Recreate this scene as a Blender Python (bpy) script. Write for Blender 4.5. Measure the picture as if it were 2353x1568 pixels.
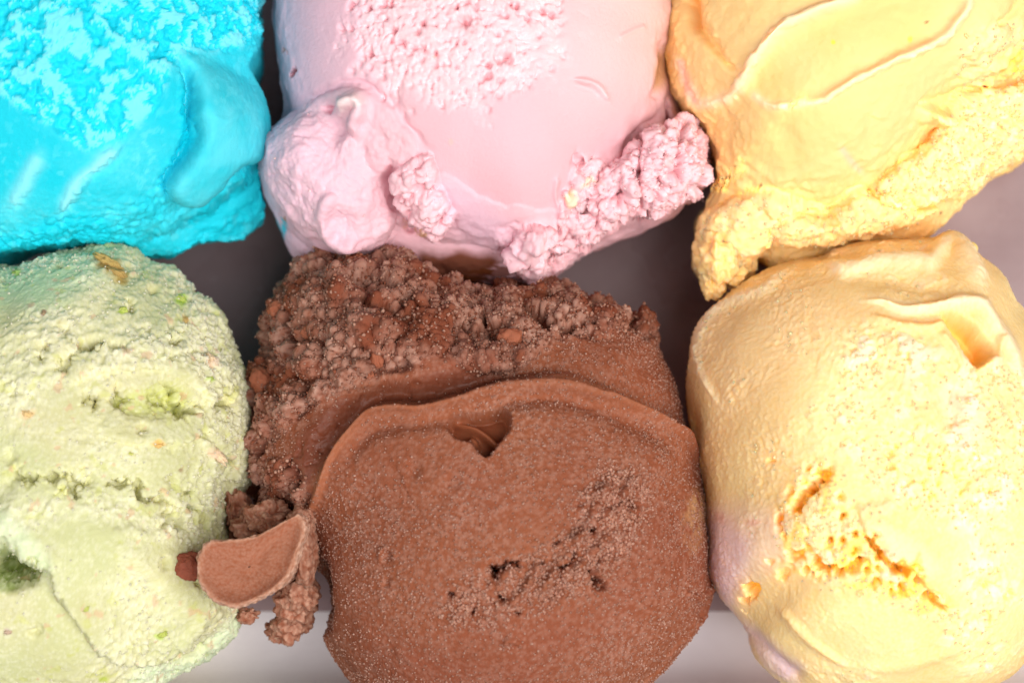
import bpy, math
import numpy as np

for o in list(bpy.data.objects):
    bpy.data.objects.remove(o, do_unlink=True)

# ------------------------------------------------------------------ camera, world, lamps
S = 6.0e-5                      # metres per modelling unit (2352 units = 14.1 cm)
W, H = 2352.0, 1568.0
FL = 85.0
LIFT = 300.0                    # how far the balls stand up before they round over
F = W * FL / 36.0
TILT = math.radians(8.0)
ZREF = 710.0
ct, st = math.cos(TILT), math.sin(TILT)
CAM = np.array([0.0, -F * st, ZREF + F * ct])
Rv = np.array([1.0, 0, 0]); Uv = np.array([0, ct, st]); Fv = np.array([0, st, -ct])

scn = bpy.context.scene
col = scn.collection
cd = bpy.data.cameras.new('camera'); cam = bpy.data.objects.new('camera', cd); col.objects.link(cam)
cam.location = CAM * S
cam.rotation_euler = (TILT, 0, 0)
cd.lens = FL; cd.sensor_width = 36.0; cd.sensor_fit = 'HORIZONTAL'
cd.clip_start = 0.01; cd.clip_end = 10.0
cd.dof.use_dof = True; cd.dof.focus_distance = (F - 70.0) * S; cd.dof.aperture_fstop = 14.0
scn.camera = cam

world = bpy.data.worlds.new('World'); scn.world = world; world.use_nodes = True
bg = world.node_tree.nodes['Background']
bg.inputs[0].default_value = (1.0, 0.99, 0.98, 1); bg.inputs[1].default_value = 0.10

def area(name, loc, target, sx, sy, power, color):
    ld = bpy.data.lights.new(name, 'AREA'); ld.shape = 'RECTANGLE'; ld.size = sx; ld.size_y = sy
    ld.energy = power; ld.color = color
    o = bpy.data.objects.new(name, ld); col.objects.link(o); o.location = loc
    from mathutils import Vector
    o.rotation_euler = (Vector(target) - Vector(loc)).to_track_quat('-Z', 'Y').to_euler()
    return o
area('softbox_lamp', (0.46, -0.28, 0.94), (0, 0.0, 0.04), 0.85, 0.85, 15.8, (1.0, 0.97, 0.945))
area('fill_lamp', (-0.55, -0.36, 0.80), (0, 0, 0.04), 0.60, 0.60, 4.4, (0.98, 0.985, 1.0))

vs = scn.view_settings
vs.view_transform = 'Standard'; vs.look = 'None'; vs.exposure = 0.0; vs.gamma = 1.0; vs.use_curve_mapping = False

# ------------------------------------------------------------------ projection helpers
def project(P):
    v = P - CAM
    d = v @ Fv
    return W / 2 + F * (v @ Rv) / d, H / 2 - F * (v @ Uv) / d

def unproject(X, Y, z):
    X = np.asarray(X, float); Y = np.asarray(Y, float)
    dx = (X - W / 2) / F; dy = (H / 2 - Y) / F
    D = dx[..., None] * Rv + dy[..., None] * Uv + Fv
    t = (z - CAM[2]) / D[..., 2]
    return CAM + D * t[..., None]

# ------------------------------------------------------------------ noise
def _hash(ix, iy, iz, seed):
    h = (ix.astype(np.uint32) * np.uint32(374761393) + iy.astype(np.uint32) * np.uint32(668265263)
         + iz.astype(np.uint32) * np.uint32(2147483647) + np.uint32(seed * 974711 + 12345))
    h = (h ^ (h >> np.uint32(13))) * np.uint32(1274126177)
    h = (h ^ (h >> np.uint32(16))) * np.uint32(2246822519)
    return h ^ (h >> np.uint32(15))

def noise(P, scale, seed=0):
    """gradient noise, about -1..1, feature size = scale units"""
    q = P / scale * .8 + 1000.0
    q = q @ np.array([[.80, .36, -.48], [-.60, .48, -.64], [0, .80, .60]])     # turned so that its cells follow no axis
    i = np.floor(q).astype(np.int64); f = q - i
    w = f * f * f * (f * (f * 6 - 15) + 10)
    r = 0
    for dx in (0, 1):
        wx = w[:, 0] if dx else 1 - w[:, 0]; fx = f[:, 0] - dx
        for dy in (0, 1):
            wy = w[:, 1] if dy else 1 - w[:, 1]; fy = f[:, 1] - dy
            for dz in (0, 1):
                wz = w[:, 2] if dz else 1 - w[:, 2]; fz = f[:, 2] - dz
                h = _hash(i[:, 0] + dx, i[:, 1] + dy, i[:, 2] + dz, seed) >> np.uint32(5)
                b = h & np.uint32(15)
                u = np.where(b < 8, fx, fy)
                v = np.where(b < 4, fy, np.where((b == 12) | (b == 14), fx, fz))
                r = r + (np.where(h & np.uint32(1), -u, u) + np.where(h & np.uint32(2), -v, v)) * wx * wy * wz
    return r * 1.45

def fbm(P, scale, octs=4, seed=0, gain=0.5):
    a, r, t = 1.0, 0, 0
    for k in range(octs):
        r = r + a * noise(P, scale / 2 ** k, seed + 17 * k); t += a; a *= gain
    return r / t * 1.6

def worley(P, scale, seed=0):
    """distance to the nearest cell point (in cell units) and a random value of that cell"""
    q = P / scale + 1000.0
    i = np.floor(q).astype(np.int64); f = q - i
    best = np.full(len(P), 9.0); rid = np.zeros(len(P))
    for dx in (-1, 0, 1):
        for dy in (-1, 0, 1):
            for dz in (-1, 0, 1):
                h = _hash(i[:, 0] + dx, i[:, 1] + dy, i[:, 2] + dz, seed)
                px = (h & np.uint32(1023)).astype(float) / 1023
                py = ((h >> np.uint32(10)) & np.uint32(1023)).astype(float) / 1023
                pz = ((h >> np.uint32(20)) & np.uint32(1023)).astype(float) / 1023
                d = (dx + px - f[:, 0]) ** 2 + (dy + py - f[:, 1]) ** 2 + (dz + pz - f[:, 2]) ** 2
                m = d < best
                best = np.where(m, d, best); rid = np.where(m, px, rid)
    return np.sqrt(best), rid

def sstep(a, b, x):
    t = np.clip((x - a) / (b - a), 0, 1)
    return t * t * (3 - 2 * t)

# ------------------------------------------------------------------ plan curves
def spline(pts, n=8, closed=False):
    p = np.array(pts, float)
    if closed:
        p = np.vstack([p[-1], p, p[0], p[1]])
    else:
        p = np.vstack([2 * p[0] - p[1], p, 2 * p[-1] - p[-2]])
    out = []
    for k in range(1, len(p) - 2):
        t = np.linspace(0, 1, n, endpoint=False)[:, None]
        a, b, c, d = p[k - 1], p[k], p[k + 1], p[k + 2]
        out.append(0.5 * (2 * b + (c - a) * t + (2 * a - 5 * b + 4 * c - d) * t ** 2 + (3 * b - a - 3 * c + d) * t ** 3))
    if not closed:
        out.append(p[-2][None])
    return np.vstack(out)

def curve_dist(X, Y, pts, closed=False, n=6):
    """distance, position 0..1 along, side (+1 on the right of the walking direction in the picture)"""
    c = spline(pts, n, closed)
    if closed:
        c = np.vstack([c, c[:1]])
    seg = np.diff(c, axis=0); L = np.hypot(seg[:, 0], seg[:, 1]) + 1e-9
    cum = np.concatenate([[0], np.cumsum(L)]); tot = cum[-1]
    best = np.full(X.shape, 1e18); al = np.zeros(X.shape); sd = np.ones(X.shape)
    for k in range(len(seg)):
        dx, dy = X - c[k, 0], Y - c[k, 1]
        t = np.clip((dx * seg[k, 0] + dy * seg[k, 1]) / L[k] ** 2, 0, 1)
        ex, ey = dx - t * seg[k, 0], dy - t * seg[k, 1]
        d = ex * ex + ey * ey
        m = d < best
        best = np.where(m, d, best); al = np.where(m, (cum[k] + t * L[k]) / tot, al)
        sd = np.where(m, np.sign(seg[k, 0] * dy - seg[k, 1] * dx), sd)
    return np.sqrt(best), al, sd

def inside(X, Y, poly):
    c = np.array(poly, float); r = np.zeros(X.shape, bool); j = len(c) - 1
    for i in range(len(c)):
        if c[i, 1] != c[j, 1]:
            m = ((c[i, 1] > Y) != (c[j, 1] > Y)) & (X < (c[j, 0] - c[i, 0]) * (Y - c[i, 1]) / (c[j, 1] - c[i, 1]) + c[i, 0])
            r ^= m
        j = i
    return r

class Fld:
    """features evaluated at the picture positions X, Y of the surface points"""
    def __init__(s, X, Y):
        s.X, s.Y, s.n = X, Y, len(X)
    def sel(s, pts, pad):
        p = np.array(pts, float)
        return np.where((s.X > p[:, 0].min() - pad) & (s.X < p[:, 0].max() + pad) & (s.Y > p[:, 1].min() - pad) & (s.Y < p[:, 1].max() + pad))[0]
    def ridge(s, pts, w, h, w2=None, taper=0.12, sharp=2.0):
        """a crest; w half width (number or list along), w2 half width on the right-hand side"""
        o = np.zeros(s.n); wm = float(np.max(w)) if w2 is None else max(float(np.max(w)), float(np.max(w2)))
        i = s.sel(pts, wm * 3.2)
        if len(i) == 0: return o
        d, a, sd = curve_dist(s.X[i], s.Y[i], pts)
        f = lambda v: np.interp(a, np.linspace(0, 1, len(v)), v) if np.ndim(v) else np.full(len(i), float(v))
        ww = f(w)
        if w2 is not None: ww = np.where(sd > 0, f(w2), ww)
        t = 1.0
        if taper: t = sstep(0, taper, a) * sstep(0, taper, 1 - a) * .75 + .25
        o[i] = f(h) * t * np.exp(-(d / ww) ** sharp)
        return o
    def shelf(s, pts, h, edge, fall, side=1):
        """raised on one side of a line with a steep edge, fading over fall"""
        o = np.zeros(s.n); i = s.sel(pts, fall * 3 + edge)
        if len(i) == 0: return o
        d, a, sd = curve_dist(s.X[i], s.Y[i], pts)
        sdist = d * sd * side
        f = np.interp(a, np.linspace(0, 1, len(h)), h) if np.ndim(h) else h
        e = sstep(0.0, .08, a) * sstep(0, .08, 1 - a)
        o[i] = f * e * sstep(-edge, edge, sdist) * np.where(sdist > 0, np.exp(-(sdist / fall) ** 2), 1)
        return o
    def sd(s, poly, pad=60, n=6):
        """signed distance into a closed outline, positive inside"""
        o = np.full(s.n, -1e3); i = s.sel(poly, pad)
        if len(i) == 0: return o
        c = spline(poly, n, True)
        d, a, _ = curve_dist(s.X[i], s.Y[i], poly, True, n)
        o[i] = np.where(inside(s.X[i], s.Y[i], c), d, -d)
        return o
    def mound(s, poly, r):
        t = np.clip(s.sd(poly) / r, 0, 1)
        return np.sqrt(1 - (1 - t) ** 2)
    def mask(s, poly, soft):
        return sstep(-soft, soft, s.sd(poly, soft * 2 + 20))
    def spot(s, x, y, rx, ry=None, ang=0.0, edge=.35, jag=None):
        """1 inside an ellipse; jag = noise that roughens its edge"""
        ry = ry or rx; c, q = math.cos(math.radians(ang)), math.sin(math.radians(ang))
        dx, dy = s.X - x, s.Y - y
        r = np.hypot((dx * c + dy * q) / rx, (-dx * q + dy * c) / ry)
        if jag is not None: r = r + jag
        return 1 - sstep(1 - edge, 1 + edge, r)

# ------------------------------------------------------------------ materials
def nd(nt, t, **kw):
    n = nt.nodes.new(t)
    for k, v in kw.items(): setattr(n, k, v)
    return n

def ice_material(name, sss, sss_rgb, bump=.35, spec=.25, grain=2600.0, scale=20):
    m = bpy.data.materials.new(name); m.use_nodes = True; nt = m.node_tree; b = nt.nodes['Principled BSDF']; L = nt.links.new
    a = nd(nt, 'ShaderNodeAttribute', attribute_name='pigment')
    w = nd(nt, 'ShaderNodeAttribute', attribute_name='wet')
    tc = nd(nt, 'ShaderNodeTexCoord')
    n1 = nd(nt, 'ShaderNodeTexNoise'); n1.inputs['Scale'].default_value = grain; n1.inputs['Detail'].default_value = 3
    L(tc.outputs['Object'], n1.inputs['Vector'])
    mr = nd(nt, 'ShaderNodeMapRange'); mr.inputs['To Min'].default_value = .82; mr.inputs['To Max'].default_value = .16
    L(w.outputs['Fac'], mr.inputs['Value']); L(mr.outputs[0], b.inputs['Roughness'])
    bp = nd(nt, 'ShaderNodeBump'); bp.inputs['Distance'].default_value = 2.2 * S
    st_ = nd(nt, 'ShaderNodeMapRange'); st_.inputs['To Min'].default_value = bump; st_.inputs['To Max'].default_value = bump * .35
    L(w.outputs['Fac'], st_.inputs['Value']); L(st_.outputs[0], bp.inputs['Strength'])
    L(n1.outputs['Fac'], bp.inputs['Height']); L(bp.outputs[0], b.inputs['Normal'])
    L(a.outputs['Color'], b.inputs['Base Color'])
    b.subsurface_method = 'BURLEY'
    b.inputs['Subsurface Weight'].default_value = sss
    b.inputs['Subsurface Radius'].default_value = sss_rgb
    b.inputs['Subsurface Scale'].default_value = scale * S
    b.inputs['Specular IOR Level'].default_value = spec
    return m

# ------------------------------------------------------------------ mesh helpers
def mesh_obj(name, V, Fq, mat, parent=None, pig=None, wet=None):
    me = bpy.data.meshes.new(name)
    V = np.asarray(V, np.float32); Fq = np.asarray(Fq, np.int32); k = Fq.shape[1]
    me.vertices.add(len(V)); me.vertices.foreach_set('co', V.ravel())
    me.loops.add(Fq.size); me.loops.foreach_set('vertex_index', Fq.ravel())
    me.polygons.add(len(Fq)); me.polygons.foreach_set('loop_start', np.arange(0, Fq.size, k, dtype=np.int32))
    me.polygons.foreach_set('use_smooth', np.ones(len(Fq), bool))
    me.update(calc_edges=True)
    if pig is not None:
        at = me.attributes.new('pigment', 'FLOAT_COLOR', 'POINT')
        c = np.ones((len(V), 4), np.float32); c[:, :3] = np.clip(pig, 0, 1); at.data.foreach_set('color', c.ravel())
        at = me.attributes.new('wet', 'FLOAT', 'POINT')
        at.data.foreach_set('value', np.asarray(wet if wet is not None else np.zeros(len(V)), np.float32))
    me.materials.append(mat)
    o = bpy.data.objects.new(name, me); col.objects.link(o)
    if parent: o.parent = parent
    return o

def grid_normals(P, N):
    G = P.reshape(N, N, 3)
    du = np.gradient(G, axis=0); dv = np.gradient(G, axis=1)
    n = np.cross(du, dv).reshape(-1, 3)
    n /= np.linalg.norm(n, axis=1)[:, None] + 1e-9
    return n

def polar(poly, z):
    """outline in picture points at height z -> centre-free plan polygon"""
    p = np.array(poly, float)
    return unproject(p[:, 0], p[:, 1], z)[:, :2]

class Mound:
    def __init__(s, c, poly, zpoly, h0, h1, p=2.4, q=.6):
        h0 += LIFT; h1 += LIFT; zpoly = zpoly + LIFT
        s.c = unproject(c[0], c[1], zpoly)[:2]; pl = polar(spline(poly, 6, True), zpoly) - s.c
        th = np.arctan2(pl[:, 1], pl[:, 0]); r = np.hypot(pl[:, 0], pl[:, 1]); o = np.argsort(th)
        tt = np.linspace(-math.pi, math.pi, 1440, endpoint=False); rr = np.interp(tt, th[o], r[o], period=2 * math.pi)
        kk = np.exp(-(np.arange(-14, 15) / 6.0) ** 2); kk /= kk.sum()
        rr = np.convolve(np.concatenate([rr[-14:], rr, rr[:14]]), kk, 'valid')
        s.th, s.r = tt, rr; s.h0, s.h1, s.p, s.q = h0, h1, p, q
    def R(s, th): return np.interp(th, s.th, s.r, period=2 * math.pi)
    def z(s, xy):
        d = xy - s.c; rho = np.hypot(d[:, 0], d[:, 1]) / s.R(np.arctan2(d[:, 1], d[:, 0]))
        return s.h0 + (s.h1 - s.h0) * np.clip(1 - rho ** s.p, 0, 1) ** s.q - 900 * np.clip(rho - 1, 0, 2)

def smax(a, b, k):
    h = np.clip(.5 + .5 * (a - b) / k, 0, 1)
    return b * (1 - h) + a * h + k * h * (1 - h)

def base_surface(N, mounds, k=30, foot=.80, s1=.87, bulge=.03):
    """closed dome over the first mound's outline: N x N grid bent to a disc, top surface, flank and foot"""
    g = np.linspace(-1, 1, N); a, b = np.meshgrid(g, g, indexing='ij'); a, b = a.ravel(), b.ravel()
    big = np.abs(a) > np.abs(b)
    with np.errstate(divide='ignore', invalid='ignore'):
        r = np.where(big, a, b)
        ph = np.where(big, math.pi / 4 * np.nan_to_num(b / a), math.pi / 2 - math.pi / 4 * np.nan_to_num(a / b))
    dx, dy = r * np.cos(ph), r * np.sin(ph)
    s = np.hypot(dx, dy); th = np.arctan2(dy, dx)
    m0 = mounds[0]
    x = np.clip(s / s1, 0, 1); rho = .5 * x * (1 + .2 * (1 - x * x)) + .5 * np.sin(math.pi / 2 * x)
    R = m0.R(th)
    xy = m0.c + np.stack([np.cos(th), np.sin(th)], 1) * (R * rho * .9995)[:, None]
    z = m0.z(xy)
    for m in mounds[1:]: z = smax(z, m.z(xy), k)
    z = np.maximum(z, 20)
    t = np.clip((s - s1) / (1 - s1), 0, 1)
    sc = 1 + bulge * np.sin(math.pi * t) + (foot - 1) * t
    xy = m0.c + (xy - m0.c) * sc[:, None]
    z = z * (1 - t) ** 1.0
    P = np.column_stack([xy, z])
    i = np.arange(N * N).reshape(N, N)
    Fq = np.stack([i[:-1, :-1].ravel(), i[1:, :-1].ravel(), i[1:, 1:].ravel(), i[:-1, 1:].ravel()], 1)
    return P, Fq, 1 - t

def mixc(c, k, m):
    return c + (np.array(k) - c) * np.clip(m, 0, 1)[:, None]

UP = np.array([0, 0, 1.0])
def thing(name, label, cat, loc, group=None):
    e = bpy.data.objects.new(name, None); col.objects.link(e); e.empty_display_size = .01
    e.location = loc; e['label'] = label; e['category'] = cat
    if group: e['group'] = group
    return e

_ico = {}
def ico(sub):
    if sub not in _ico:
        import bmesh
        bm = bmesh.new(); bmesh.ops.create_icosphere(bm, subdivisions=sub, radius=1.0); bm.verts.ensure_lookup_table()
        _ico[sub] = (np.array([v.co[:] for v in bm.verts]), np.array([[v.index for v in f.verts] for f in bm.faces])); bm.free()
    return _ico[sub]

def blobs(name, C, R, sub, mat, parent, origin, pig, wet=0.0, jag=.25, seed=1, flat=None):
    """many small rounded grains joined into one part"""
    v, f = ico(sub); n = len(C); rng = np.random.default_rng(seed)
    V = v[None] * (R[:, None, None] if np.ndim(R) else R)
    sq = 1 + rng.uniform(-.25, .25, (n, 1, 3)); V = V * sq
    V = V * (1 + jag * rng.uniform(-1, 1, (n, len(v), 1)))
    V = (V + C[:, None, :]).reshape(-1, 3)
    Fq = (f[None] + (np.arange(n) * len(v))[:, None, None]).reshape(-1, 3)
    pc = np.repeat(np.broadcast_to(pig, (n, 3)), len(v), 0)
    pc = pc * (1 + .12 * np.repeat(rng.uniform(-1, 1, (n, 1)), len(v), 0))
    o = mesh_obj(name, V * S - np.array(origin), Fq, mat, parent, pc, np.full(len(V), wet))
    return o

def lump(name, P, N, mat, parent, origin, pig, wet, sub=4, seed=3, rag=.12, ragsize=.5, axes=None, gran=0.0, gsize=12.0, frost=None):
    """one rounded piece: P centre, N radii; gran = height of the grains on it"""
    v, f = ico(sub); q = v * np.array(N)
    if axes is not None: q = q @ np.array(axes)
    V = q * (1 + rag * fbm(v * 10, 10 * ragsize, 3, seed))[:, None] + np.array(P)
    pc = np.broadcast_to(np.array(pig), (len(V), 3)) * (1 + .08 * fbm(v * 10, 3, 3, seed + 5))[:, None]
    if gran:
        n = v / np.array(N)
        if axes is not None: n = n @ np.array(axes)
        n = n / np.linalg.norm(n, axis=1)[:, None]
        g1, _ = grain(V, gsize * 2.2, seed); g2, r2 = grain(V, gsize, seed + 1)
        V = V + n * (gran * (1.6 * g1 + g2))[:, None]
        if frost is not None: pc = mixc(pc, frost, .75 * g2 * (.4 + .6 * r2))
    return mesh_obj(name, V * S - np.array(origin), f, mat, parent, pc, np.full(len(V), wet))

class Scoop:
    """shared build steps"""
    def __init__(s, N, mounds, label, flavour_cat, k=30, foot=.80, **kw):
        s.N = N; s.P, s.Fq, s.top = base_surface(N, mounds, k, foot, **kw)
        c = mounds[0].c; s.origin = (c[0] * S, c[1] * S, FLOOR * S)
        s.e = thing('ice_cream_scoop', label, flavour_cat, s.origin, 'scoops of ice cream in the white dish')
        s.nrm = grid_normals(s.P, N)
        if s.nrm[(N // 2) * N + N // 2, 2] < 0: s.flip = -1
        else: s.flip = 1
        s.nrm *= s.flip
        s.field()
    def field(s):
        X, Y = project(s.P + np.array([0, 0, FLOOR])); s.X, s.Y = X, Y; s.f = Fld(X, Y)
    def warp(s, amp, size, seed):
        s.f = Fld(s.X + amp * fbm(s.P, size, 3, seed), s.Y + amp * fbm(s.P, size, 3, seed + 50))
    def push(s, h, up=.5):
        d = s.nrm * (1 - up) + UP * up; d /= np.linalg.norm(d, axis=1)[:, None]
        s.P = s.P + d * (h * np.clip(s.top * 3, 0, 1))[:, None]
        s.P[:, 2] = np.maximum(s.P[:, 2], 0)
        s.nrm = grid_normals(s.P, s.N) * s.flip
    def finish(s, mat, pig, wet):
        P = s.P.copy(); P[:, 2] += FLOOR
        Fq = s.Fq if s.flip > 0 else s.Fq[:, ::-1]
        s.body = mesh_obj('body', P * S - np.array(s.origin), Fq, mat, s.e, pig, wet)
        return s.body
    def at(s, x, y):
        """surface point seen at a picture position"""
        i = np.argmin((s.X - x) ** 2 + (s.Y - y) ** 2 - 1e-3 * s.P[:, 2])
        return s.P[i] + np.array([0, 0, FLOOR]), s.nrm[i]

FLOOR = 30.0        # inside floor of the dish

def grain(P, size, seed):
    d, r = worley(P, size, seed)
    return np.clip(1 - d * 1.25, 0, 1) ** .8, r

#@@SECTION tray
# ------------------------------------------------------------------ dish
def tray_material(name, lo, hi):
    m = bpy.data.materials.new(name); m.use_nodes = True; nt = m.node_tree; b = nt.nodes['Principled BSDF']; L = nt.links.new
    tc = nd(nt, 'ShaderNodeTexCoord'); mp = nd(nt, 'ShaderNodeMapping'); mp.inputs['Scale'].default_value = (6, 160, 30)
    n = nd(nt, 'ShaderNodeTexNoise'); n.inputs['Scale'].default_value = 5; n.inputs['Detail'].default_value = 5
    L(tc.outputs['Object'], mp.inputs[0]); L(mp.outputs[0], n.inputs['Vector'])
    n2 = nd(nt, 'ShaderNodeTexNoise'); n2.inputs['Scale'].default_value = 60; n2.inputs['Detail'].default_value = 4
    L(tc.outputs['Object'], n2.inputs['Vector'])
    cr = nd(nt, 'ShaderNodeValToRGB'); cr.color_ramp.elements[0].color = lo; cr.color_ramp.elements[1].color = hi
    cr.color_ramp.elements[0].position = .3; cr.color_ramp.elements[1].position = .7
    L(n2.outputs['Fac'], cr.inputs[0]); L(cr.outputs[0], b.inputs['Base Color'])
    r = nd(nt, 'ShaderNodeMapRange'); r.inputs['To Min'].default_value = .18; r.inputs['To Max'].default_value = .4
    L(n2.outputs['Fac'], r.inputs[0]); L(r.outputs[0], b.inputs['Roughness'])
    b.inputs['Metallic'].default_value = .0
    bp = nd(nt, 'ShaderNodeBump'); bp.inputs['Strength'].default_value = .05; bp.inputs['Distance'].default_value = 8 * S
    L(n.outputs['Fac'], bp.inputs['Height']); L(bp.outputs[0], b.inputs['Normal'])
    return m

def build_tray():
    mat = tray_material('glazed_wall', (.70, .64, .67, 1), (.80, .75, .78, 1)); matf = tray_material('glazed_floor_shaded', (.27, .18, .19, 1), (.37, .27, .28, 1))  # floor colour darkened to carry the shade in the gaps between scoops
    yf = unproject(1176.0, 1440.0, FLOOR)[1]
    x0, x1, y0, y1 = -1950.0, 1950.0, yf, 1750.0
    e = thing('serving_dish', 'pale glazed rectangular dish, floor toned mauve grey as painted shade between the six scoops', 'dish', (0, 0, 0))
    def ring(off, rad, z, n=10):
        """rounded rectangle grown by off"""
        pts = []
        r = rad + off
        for cx, cy, a0 in ((x1 - rad, y1 - rad, 0), (x0 + rad, y1 - rad, 90), (x0 + rad, y0 + rad, 180), (x1 - rad, y0 + rad, 270)):
            for k in range(n + 1):
                a = math.radians(a0 + 90 * k / n)
                pts.append((cx + r * math.cos(a), cy + r * math.sin(a), z))
        return pts
    prof = [(-40, FLOOR - .0), (0, FLOOR)]
    for k in range(1, 9):
        a = math.radians(62 * k / 8); prof.append((150 * math.sin(a), FLOOR + 150 * (1 - math.cos(a))))
    o1, z1 = prof[-1]
    for k in range(1, 4): prof.append((o1 + 60 * k * .5, z1 + 60 * k * .94))
    wall_in = prof
    ot, zt = prof[-1]
    rim = [(ot, zt)] + [(ot + 22 - 22 * math.cos(a), zt + 22 * math.sin(a)) for a in np.linspace(.3, math.pi, 8)]
    oo, zo = rim[-1]
    outer = [(oo, zo), (oo - 60, zo - 110), (oo - 140, 40), (oo - 190, 0), (oo - 215, 0), (oo - 240, 14)]
    def sweep(name, pr):
        rs = [ring(o, 120, z) for o, z in pr]; n = len(rs[0]); V = [p for r in rs for p in r]; Fq = []
        for a in range(len(rs) - 1):
            for b in range(n):
                Fq.append((a * n + b, a * n + (b + 1) % n, (a + 1) * n + (b + 1) % n, (a + 1) * n + b))
        return mesh_obj(name, np.array(V) * S, np.array(Fq)[:, ::-1] if False else np.array(Fq), mat, e)
    sweep('side_wall', wall_in); sweep('rim', rim); sweep('outer_wall', outer)
    # floor: two faces, the glazed inside and the underside
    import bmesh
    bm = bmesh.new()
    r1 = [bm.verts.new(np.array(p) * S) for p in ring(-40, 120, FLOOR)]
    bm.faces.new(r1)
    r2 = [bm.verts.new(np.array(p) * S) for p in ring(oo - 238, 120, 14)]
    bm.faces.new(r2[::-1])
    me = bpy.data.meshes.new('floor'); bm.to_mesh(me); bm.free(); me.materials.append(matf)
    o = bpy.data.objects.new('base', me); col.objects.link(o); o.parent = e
build_tray()
#@@END

# ------------------------------------------------------------------ chocolate scoop
def chocolate():
    mat = ice_material('chocolate_ice_cream', .25, (1.0, .45, .25), bump=.8, grain=3600, spec=.15)
    out = [(678, 627), (760, 585), (860, 585), (940, 590), (985, 640), (1050, 668), (1110, 678), (1186, 660), (1260, 655), (1340, 675), (1406, 703), (1500, 763),
           (1520, 815), (1558, 888), (1582, 993), (1612, 1072), (1618, 1160), (1622, 1291), (1640, 1370), (1572, 1475), (1500, 1560), (1300, 1690), (1100, 1710),
           (900, 1650), (805, 1567), (760, 1500), (719, 1426), (700, 1300), (640, 1200), (585, 1120), (562, 1030), (572, 950), (590, 900), (600, 850), (612, 780), (632, 700)]
    s = Scoop(530, [Mound((1130, 1150), out, 230, 150, 520, 3.0, .62), Mound((1190, 1250), [(740, 1120), (800, 960), (960, 870), (1250, 850), (1450, 920), (1580, 1050), (1625, 1250), (1590, 1450), (1450, 1600), (1200, 1690), (950, 1640), (780, 1500), (715, 1300)], 300, 230, 590, 2.2, .55)],
              'brown chocolate scoop with a curled lip and crumbly frosted top', 'ice cream', k=60)
    P0 = s.P.copy()
    s.warp(7, 60, 3)
    f = s.f
    lip = [(700, 1250), (714, 1172), (730, 1129), (752, 1062), (798, 993), (845, 946), (908, 933), (971, 935), (1060, 914), (1144, 893), (1249, 881), (1327, 891), (1406, 918), (1484, 958), (1552, 1005), (1618, 1066)]
    crustline = [(540, 1110), (600, 1060), (650, 985), (720, 925), (780, 895), (850, 868), (930, 845), (1010, 822), (1080, 838), (1110, 850), (1180, 845), (1230, 812), (1285, 778), (1370, 775), (1440, 760), (1520, 790)]
    lipsm = Fld(s.X + 3 * fbm(P0, 90, 2, 9), s.Y + 3 * fbm(P0, 90, 2, 19))
    crust = lipsm.mask([(540, 1200)] + crustline[1:-1] + [(1540, 775), (1500, 600), (1000, 500), (500, 560), (480, 900)], 16)
    # lower left broken column
    col_m = f.mask([(520, 1130), (600, 1060), (680, 1060), (712, 1150), (705, 1220), (640, 1215), (560, 1240), (515, 1220)], 12)
    h = np.zeros(f.n)
    h += lipsm.shelf(lip, [4, 14, 30, 38, 40, 40, 42, 44, 40], 5, 190, 1)
    h += lipsm.ridge(lip, [7, 9, 10, 13, 15, 19, 25, 27, 23, 17, 13, 11], [4, 14, 20, 22, 22, 22, 24, 26, 24, 22, 20, 18], taper=.05, sharp=4)
    h -= lipsm.ridge([(x - 4, y - 34) for x, y in lip[2:12]], 28, [30, 42, 44, 40, 30, 14])
    h -= lipsm.ridge([(1330, 862), (1420, 888), (1500, 928), (1570, 975)], 20, [8, 16, 18, 12])
    h -= 15 * lipsm.ridge([(x - .04 * (x - 1180), y + 44) for x, y in lip[3:]], 20, 1.0)
    # groove down the left of the dome
    h -= lipsm.ridge([(728, 1270), (722, 1340), (728, 1400), (745, 1470)], [20, 28, 28, 16], [30, 75, 75, 20])
    # the hole under the lip
    hole = [(1030, 985), (1040, 963), (1075, 958), (1115, 954), (1150, 942), (1168, 960), (1165, 995), (1147, 1022), (1124, 1050), (1104, 1044), (1085, 1022), (1050, 1010)]
    hm = sstep(-8, 9, lipsm.sd(hole, 30))
    h -= 72 * hm
    h += 30 * hm * lipsm.ridge([(1040, 965), (1100, 985), (1150, 1025)], 9, 1.0, taper=0)
    h += 40 * hm * f.spot(1080, 1010, 12, edge=.6)
    # soft dents
    h -= 7 * f.spot(957, 1081, 16, 22, edge=.6) + 7 * f.spot(1042, 1108, 16, 20, edge=.7) + 5 * f.spot(1000, 1150, 22, edge=.9)
    h += f.ridge([(868, 1282), (872, 1262), (888, 1258), (905, 1272)], 5, 7, taper=0)
    h -= 10 * f.spot(888, 1274, 13, 15, edge=.6)
    h -= 6 * f.spot(884, 1335, 7, 11, edge=.6)
    h += f.ridge([(1155, 1482), (1165, 1472), (1185, 1474), (1202, 1486)], 5, 8)
    h += f.ridge([(905, 1490), (930, 1510), (960, 1525)], 10, 4) + f.ridge([(1090, 1510), (1130, 1485), (1180, 1470)], 9, 4)
    # edge flap low on the right
    h += f.ridge([(1572, 1358), (1600, 1372), (1640, 1350)], [5, 8, 10], 15) + f.ridge([(1640, 1390), (1590, 1440), (1520, 1530), (1470, 1590)], 6, 9)
    h -= f.ridge([(1600, 1408), (1628, 1372)], 8, 14)
    h -= f.ridge([(1510, 740), (1560, 860), (1592, 990)], 8, 6)
    h += 18 * crust * fbm(P0, 130, 2, 31)
    h += 3 * fbm(P0, 90, 2, 77)
    s.push(h, .45)
    # crust: clumps, then granules
    P1 = s.P
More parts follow.
